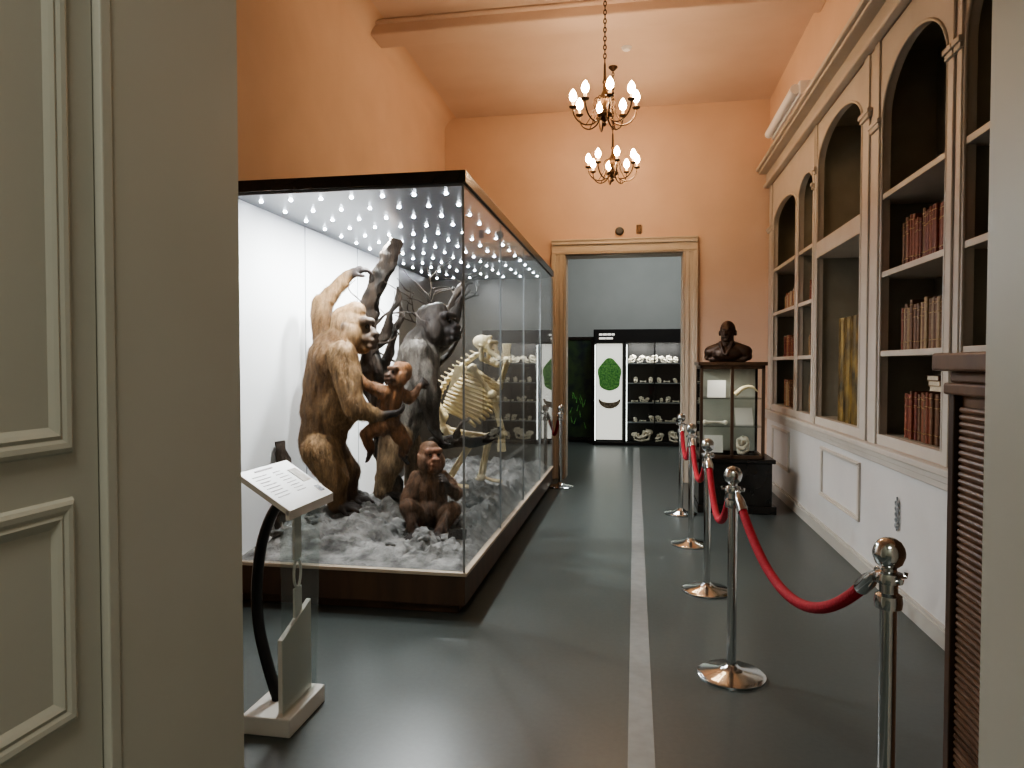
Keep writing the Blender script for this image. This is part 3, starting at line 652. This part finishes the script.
b.box(.04,.05,.0,.06,.66,.915).box(.04,.05,.0,.06,.42,.54).obj('bracket',M_panel,isd)

# ============================================================ STANCHIONS
stn=root('rope_stanchion',(.69,2.06,0),'polished chrome rope barrier post with ball top','stanchion',group='chrome rope barrier posts')
B().lathe([(.155,0),(.157,.012),(.14,.022),(.06,.034),(.035,.05),(.026,.06)],seg=48).obj('base_plate',M_chrome,stn)
B().lathe([(.022,.05),(.022,.80)],seg=24).obj('pole',M_chrome,stn)
b=B().lathe([(.022,.80),(.034,.803),(.036,.82),(.034,.838),(.024,.845),(.024,.87),(.036,.874),(.038,.888),(.034,.90),(.02,.905),(.02,.92)],seg=28)
for k in range(4):
    a=k*math.pi/2+.3; c,s=math.cos(a),math.sin(a)
    b.tube([(c*.03,s*.03,.885),(c*.05,s*.05,.885),(c*.052,s*.052,.897)],.006,6)
b.obj('collar',M_chrome,stn)
B().lathe([(.0,.908),(.02,.913),(.034,.925),(.041,.945),(.042,.955),(.039,.97),(.03,.985),(.016,.994),(0,.997)],seg=28).obj('ball_finial',M_chrome,stn)
SP=[(.69,2.06),(.455,3.40),(.465,4.66),(.455,5.85),(.45,7.05)]
for p in SP[1:]: clone_thing(stn,(p[0],p[1],0),random.random()*1.5)
lst=clone_thing(stn,(-.88,8.37,0),.5); lst['label']='chrome barrier post beside far end of display case'
def rope(p,q,sag,label='sagging red velvet rope between chrome posts',z0=.885,z1=.885,r=.019):
    p=Vector((p[0],p[1],z0)); q=Vector((q[0],q[1],z1)); d=(q-p).normalized(); a=p+d*.06; c=q-d*.06; m=(a+c)/2
    rt_=root('velvet_rope',tuple(m),label,'rope',group='red velvet barrier ropes')
    pt=[]; N=28
    for i in range(N+1):
        t=i/N; v=a.lerp(c,t)-Vector((0,0,sag*(1-(2*t-1)**2)))-m; pt.append(v)
    B().tube(pt[1:-1],r,14).obj('rope',M_velvet,rt_)
    for e in (0,-1):
        s=1 if e==0 else -1
        x=pt[e]; y=pt[e+s*1]; z=pt[e+s*2]
        b=B().tube([x,x.lerp(y,.6),y,z],[.008,.018,.023,.023],14)
        b.tube([x+Vector((0,0,.012))*math.cos(t)+d*.012*math.sin(t) for t in np.linspace(0,2*math.pi,12,endpoint=False)],.004,6,closed=True)
        b.obj('hook_end',M_chrome,rt_)
rope(SP[0],SP[1],.28)
rope(SP[1],SP[2],.27); rope(SP[2],SP[3],.25); rope(SP[3],SP[4],.25)
rope((-.88,8.37),(-1.10,8.93),.28,'red velvet rope from post to far wall')

# ============================================================ CHANDELIERS
def chandelier(x,y,label):
    z0=3.47; r=root('chandelier',(x,y,z0),label,'chandelier',group='candle chandeliers')
    B().lathe([(0,-.01),(.012,0),(.02,.015),(.012,.03),(.03,.05),(.06,.075),(.065,.09),(.03,.11),(.018,.13),(.022,.16),(.04,.2),(.035,.25),(.016,.29),(.012,.34),(.02,.36),(.012,.38),(.009,.5),(.006,.52)],seg=20).obj('stem',M_bronze,r)
    n=int((H-z0-.52)/.036); b=B()
    for k in range(n):
        z=.52+.018+k*.036; pts=[]
        for a in np.linspace(0,2*math.pi,12,endpoint=False):
            u=.011*math.cos(a); v=.023*math.sin(a); pts.append((u,0,z+v) if k%2 else (0,u,z+v))
        b.tube(pts,.0045,6,closed=True)
    b.lathe([(.05,H-z0),(.05,H-z0-.01),(.02,H-z0-.04),(.006,H-z0-.05)],seg=20)
    b.obj('chain',M_bronze,r)
    a0=B().tube([(.03,0,.09),(.08,0,.02),(.15,0,.0),(.22,0,.03),(.26,0,.09),(.265,0,.14)],.0065,8,smooth=2)
    a0.tube([(.03,0,.22),(.07,0,.24),(.1,0,.19),(.08,0,.14),(.11,0,.08),(.16,0,.0)],.004,6,smooth=2)
    a0.lathe([(.008,.135),(.03,.145),(.034,.155),(.012,.152)],(.265,0,0),16)
    am=a0.mesh('arm',M_bronze)
    cm=B().lathe([(.011,.15),(.011,.195),(.006,.198)],(.265,0,0),12).mesh('candle_sleeve',M_candle)
    bm_=B().lathe([(.008,.195),(.025,.212),(.031,.235),(.027,.26),(.012,.288),(0,.30)],(.265,0,0),14).mesh('bulb',M_bulb)
    for k in range(8):
        rot=(0,0,k*math.pi/4+.2)
        a=add('arm',am,r,rot=rot); add('candle_sleeve',cm,a); add('bulb',bm_,a)
    return r
chandelier(-.26,5.95,'dark bronze candle chandelier with lit bulbs hanging on chain')
chandelier(-.25,7.75,'dark bronze candle chandelier nearer the far doorway')

B().lathe([(0,-.03),(.035,-.03),(.05,-.015),(.055,0),(0,0)],seg=24).obj('smoke_detector',M_fixture,loc=(-.1,7.3,H),label='small white smoke detector on ceiling',category='smoke detector')
Mx=Matrix.Rotation(R(90),3,'X')
B().lathe([(0,0),(.05,0),(.055,.02),(.045,.05),(.02,.055),(0,.05)],seg=24,mtx=Mx).obj('wall_speaker',M_blkmetal,loc=(-.2,9.0,3.16),label='small round dark speaker above the doorway',category='speaker')
B().box(-.03,.03,-.03,0,-.05,.05).box(-.012,.012,-.045,-.03,-.02,.02).obj('motion_sensor',M_bronze,loc=(.04,9.0,3.18),smooth=False,bevel=.004,label='tiny brown motion sensor above the doorway',category='sensor')

# ============================================================ PEDESTAL SHOWCASE + BUST
pc=root('wooden_showcase',(.95,7.42,0),'dark wooden glazed showcase on plinth by the bookcases','showcase')
B().box(-.33,.42,-.27,.27,0,.08).box(-.32,.38,-.25,.25,.08,.50).box(-.34,.41,-.27,.27,.50,.54).obj('plinth',M_black,pc,smooth=False,bevel=.006)
b=B()
for x in (-.31,-.015,.28):
    for y in (-.23,.20): b.box(x,x+.03,y,y+.03,.54,1.46)
for z in (.54,1.43):
    for y in (-.23,.20): b.box(-.31,.31,y,y+.03,z,z+.035)
    for x in (-.31,.28): b.box(x,x+.03,-.23,.23,z,z+.035)
b.box(-.33,.33,-.25,.25,1.465,1.50).box(-.31,.31,.2,.215,.54,1.46)
b.obj('wood_frame',M_dkwood,pc,smooth=False,bevel=.004)
B().box(-.28,.28,.17,.195,.575,1.43).obj('backing_board',mat('showcase_lining',(.30,.30,.25),.7,noise_=(3,(.38,.38,.32))),pc,smooth=False)
for z in (.85,1.13): B().box(-.29,.29,-.19,.17,z,z+.012).obj('shelf',M_acryl,pc,smooth=False)
for x0,x1 in ((-.28,-.015),(.015,.28)): B().box(x0,x1,-.222,-.216,.575,1.43).obj('glass_pane',M_glass,pc,smooth=False)
B().box(-.305,-.299,-.2,.2,.575,1.43).obj('glass_pane',M_glass,pc,smooth=False)
L=bpy.data.lights.new('showcase_light','AREA'); L.shape='RECTANGLE'; L.size=.4; L.size_y=.05; L.energy=1.6; L.color=(1,.95,.85)
o=bpy.data.objects.new('showcase_light',L); COL.objects.link(o); o.parent=pc; o.location=(0,-.15,1.42)
for x,z,rt_ in ((.80,.575,0),(1.10,.862,10),(.82,1.142,-8)):
    B().poly([(-.09,0,0),(.09,0,0),(.09,.05,.17),(-.09,.05,.17)],(0,.004,0)).obj('paper_card',M_panel,loc=(x,7.40,z+.001),rot=(0,0,R(rt_)),smooth=False,label='white paper card leaning in wooden showcase',category='card',group='cards in the wooden showcase')
B().tube([(-.1,0,.02),(-.03,0,.09),(.06,0,.11),(.12,0,.05)],[.025,.022,.016,.005],12,smooth=3).obj('curved_tusk',M_bone,loc=(1.10,7.37,1.15),label='small curved yellowish tusk on glass shelf',category='tusk')
lbm=B().tube([(-.1,0,.016),(0,.01,.02),(.1,0,.016)],[.02,.009,.018],10).ell((-.1,0,.018),.026).ell((.1,0,.018),.024).mesh('long_bone',M_skull)
add('long_bone',lbm,loc=(.80,7.32,.872),label='pale long bone lying on glass shelf',category='bone')
skm=blob('skull',skull_el((0,0,.143),0,1.0),.006,2); skm.materials.clear(); skm.materials.append(M_skull)
def skull(x,y,z,rz,s,label='pale primate skull on display shelf',group='skulls on the display shelves'):
    o=add('primate_skull',skm,loc=(x,y,z),rot=(0,0,rz),label=label,category='skull',group=group); o.scale=(s,s,s); return o
skull(1.08,7.35,.577,R(-110),.8,'pale skull in the wooden showcase','showcase skull')
bz=(.07,.04,.025)
hb=[el((0,0,.30),(.076,.092,.098),bz),cap((0,-.02,.23),(0,.0,.12),.062,.07,bz),el((0,-.035,.255),(.06,.068,.078),bz),
    cap((0,-.095,.285),(0,-.115,.26),.010,.019,bz),cap((-.025,-.09,.308),(.025,-.09,.308),.014,.014,bz),cap((-.024,-.095,.228),(.024,-.095,.228),.012,.012,bz),el((0,-.08,.198),(.034,.03,.024),bz),
    el((-.08,0,.27),(.012,.02,.03),bz),el((.08,0,.27),(.012,.02,.03),bz),
    cap((-.05,0,.13),(-.18,.01,.08),.06,.06,bz),cap((.05,0,.13),(.18,.01,.08),.06,.06,bz),el((0,.0,.07),(.17,.09,.09),bz),
    cap((-.18,.01,.08),(-.20,.01,.03),.055,.04,bz),cap((.18,.01,.08),(.20,.01,.03),.055,.04,bz),
    cap((-.06,-.055,.17),(-.01,-.095,.05),.020,.016,bz),cap((.06,-.055,.17),(.01,-.095,.05),.020,.016,bz),el((0,-.055,.15),(.03,.03,.02),bz),
    cap((-.17,.0,.005),(.17,.0,.005),.03,.03,bz)]
bmb=blob('bronze_bust',hb,.006,1); bmb.materials.clear(); bmb.materials.append(M_bust)
add('bronze_bust',bmb,loc=(.93,7.42,1.525),rot=(0,0,R(-20)),label='dark bronze bust of a man in coat on showcase',category='bust')

# ============================================================ WOOD CABINET near right
wc=root('roll_front_cabinet',(1.33,2.14,0),'brown wooden cabinet with slatted roll front and moulded top','cabinet')
B().box(-.25,.22,-.44,.47,0,1.38).obj('body',M_mahog,wc,smooth=False)
b=B(); z=.12
while z<1.33:
    b.lathe([(.011,-.40),(.011,.42)],(-.252,0,z),8,mtx=Matrix.Rotation(R(-90),3,'X')); z+=.024
b.obj('slatted_front',M_mahog,wc)
B().box(-.275,-.24,-.44,-.40,0,1.38).box(-.275,-.24,.43,.47,0,1.38).box(-.275,-.24,-.4,.43,0,.10).obj('frame',M_dkwood,wc,smooth=False,bevel=.004)
B().box(-.29,.24,-.46,.48,1.37,1.41).box(-.27,.23,-.45,.475,1.41,1.45).box(-.32,.25,-.48,.50,1.45,1.51).obj('cabinet_top',M_mahog,wc,smooth=False,bevel=.008)

# ============================================================ NEXT ROOM CASES
nc=root('skull_display_case',(.07,13.1,0),'black glazed display case with lit poster and skull shelves','display case')
B().box(-.82,-.80,-.2,.2,0,2.1).box(.80,.82,-.2,.2,0,2.1).box(-.82,.82,.17,.2,0,2.1).box(-.82,.82,-.2,.2,0,.06).box(-.82,.82,-.2,.2,1.88,2.12).box(-.27,-.24,-.2,-.17,.06,1.88).box(.27,.29,-.2,-.17,.06,1.88).box(-.25,-.24,-.17,.17,.06,1.88).obj('cabinet_frame',M_blackint,nc,smooth=False,bevel=.004)
B().box(-.77,-.30,-.16,-.14,.1,1.86).obj('poster',M_poster,nc,smooth=False)
b=B(); b.poly([(-.53+(.21+.02*math.sin(5*a))*math.cos(a)*(1-.15*math.sin(a)),-.160,1.30+.30*math.sin(a)) for a in np.linspace(0,2*math.pi,40,endpoint=False)],(0,-.006,0))
b.obj('green_illustration',M_green,nc,smooth=False)
b=B(); b.poly([(-.53+.2*math.cos(a),-.160,.84+.17*math.sin(a)) for a in np.linspace(math.pi,2*math.pi,16)]+[(-.53+.17*math.cos(a),-.160,.84+.06*math.sin(a)) for a in np.linspace(2*math.pi,math.pi,16)],(0,-.006,0)); b.obj('brown_illustration',M_brownprint,nc,smooth=False)
b=B()
for z,xs in ((2.01,[(-.72,-.66),(-.65,-.58),(-.57,-.5),(-.49,-.44)]),(1.94,[(-.72,-.6),(-.59,-.47)])):
    for a,c in xs: b.box(a,c,-.203,-.2,z,z+.035)
b.obj('header_lettering',M_poster,nc,smooth=False,kind='stuff')
for z in (.42,.78,1.14,1.50): B().box(-.23,.79,-.14,.16,z-.010,z).obj('shelf',M_seam,nc,smooth=False)
for x0,x1 in ((-.8,-.27),(-.24,.27),(.29,.8)): B().box(x0,x1,-.192,-.188,.06,1.88).obj('glass_pane',M_glass,nc,smooth=False)
M_strip=mat('light_strip',(1,1,1),.3,emit=((.95,1,.95),5))
for x in (-.795,-.225): B().box(x,x+.012,-.165,-.15,.08,1.84).obj('light_strip',M_strip,nc,smooth=False)
for x in (-.1,.1,.4,.65):
    L=bpy.data.lights.new('shelf_light','AREA'); L.shape='DISK'; L.size=.04; L.energy=3.8; L.color=(1,.98,.92)
    o=bpy.data.objects.new('shelf_light',L); COL.objects.link(o); o.parent=nc; o.location=(x,-.165,1.86); o.rotation_euler=(R(18),0,0)
for z,n,s in ((.065,4,.95),(.425,6,.5),(.785,7,.5),(1.145,6,.46),(1.505,7,.66)):
    for i in range(n):
        x=-.15+ .88*(i+.5)/n+random.uniform(-.02,.02)
        if (i+n)%3==1 and s<.6:
            o=add('long_bone',lbm,loc=(.07+x,13.0,z+.01),rot=(0,0,random.uniform(-.5,.5)),label='small pale long bone lying on display shelf',category='bone',group='bones on the display shelves'); o.scale=(.5,.8,.8)
        else: skull(.07+x,13.03,z+.003,R(-90+random.uniform(-70,70)),s*random.uniform(.75,1.1))
md=root('picture_display',(-1.07,13.3,0),'dark framed display panel with green plant mural','display panel')
B().box(-.28,.28,0,.05,.1,1.95).obj('mural',M_mural,md,smooth=False)
b=B()
for x0,x1,z0,z1 in ((-.3,.3,.05,.1),(-.3,.3,1.95,2.0),(-.3,-.26,.1,1.95),(.26,.3,.1,1.95)): b.box(x0,x1,-.02,.05,z0,z1)
b.box(-.3,-.2,-.02,.2,0,.05).box(.2,.3,-.02,.2,0,.05); b.obj('frame',M_black,md,smooth=False)
b=B()
for k in range(14):
    a=random.uniform(-.2,.2); z=random.uniform(.25,.9); b.tube([(a,-.004,z),(a+random.uniform(-.06,.06),-.008,z+.12)],[.012,.004],6)
b.obj('painted_leaves',M_green,md,kind='stuff')

# ============================================================ LIGHTS
def alight(name,loc,size,e,col,rot=(0,0,0)):
    L=bpy.data.lights.new(name,'AREA'); L.size=size; L.energy=e; L.color=col
    o=bpy.data.objects.new(name,L); COL.objects.link(o); o.location=loc; o.rotation_euler=rot; return o
alight('anteroom_fill_light',(0,-1.2,4.6),.8,75,(1,.99,.90))  # unseen lamp added to brighten the near door and jambs
alight('next_room_ceiling_light',(.2,11.3,4.6),1.0,80,(.95,1,.99))
w=bpy.data.worlds.new('World'); scene.world=w; w.use_nodes=True
w.node_tree.nodes['Background'].inputs[0].default_value=(.5,.45,.4,1); w.node_tree.nodes['Background'].inputs[1].default_value=.05

cam=bpy.data.cameras.new('Camera'); cam.lens=24.6; cam.sensor_width=36; cam.clip_start=.05
co=bpy.data.objects.new('Camera',cam); COL.objects.link(co); co.location=(0,0,1.47); co.rotation_euler=(R(90-1.555),0,R(9.97))
scene.camera=co
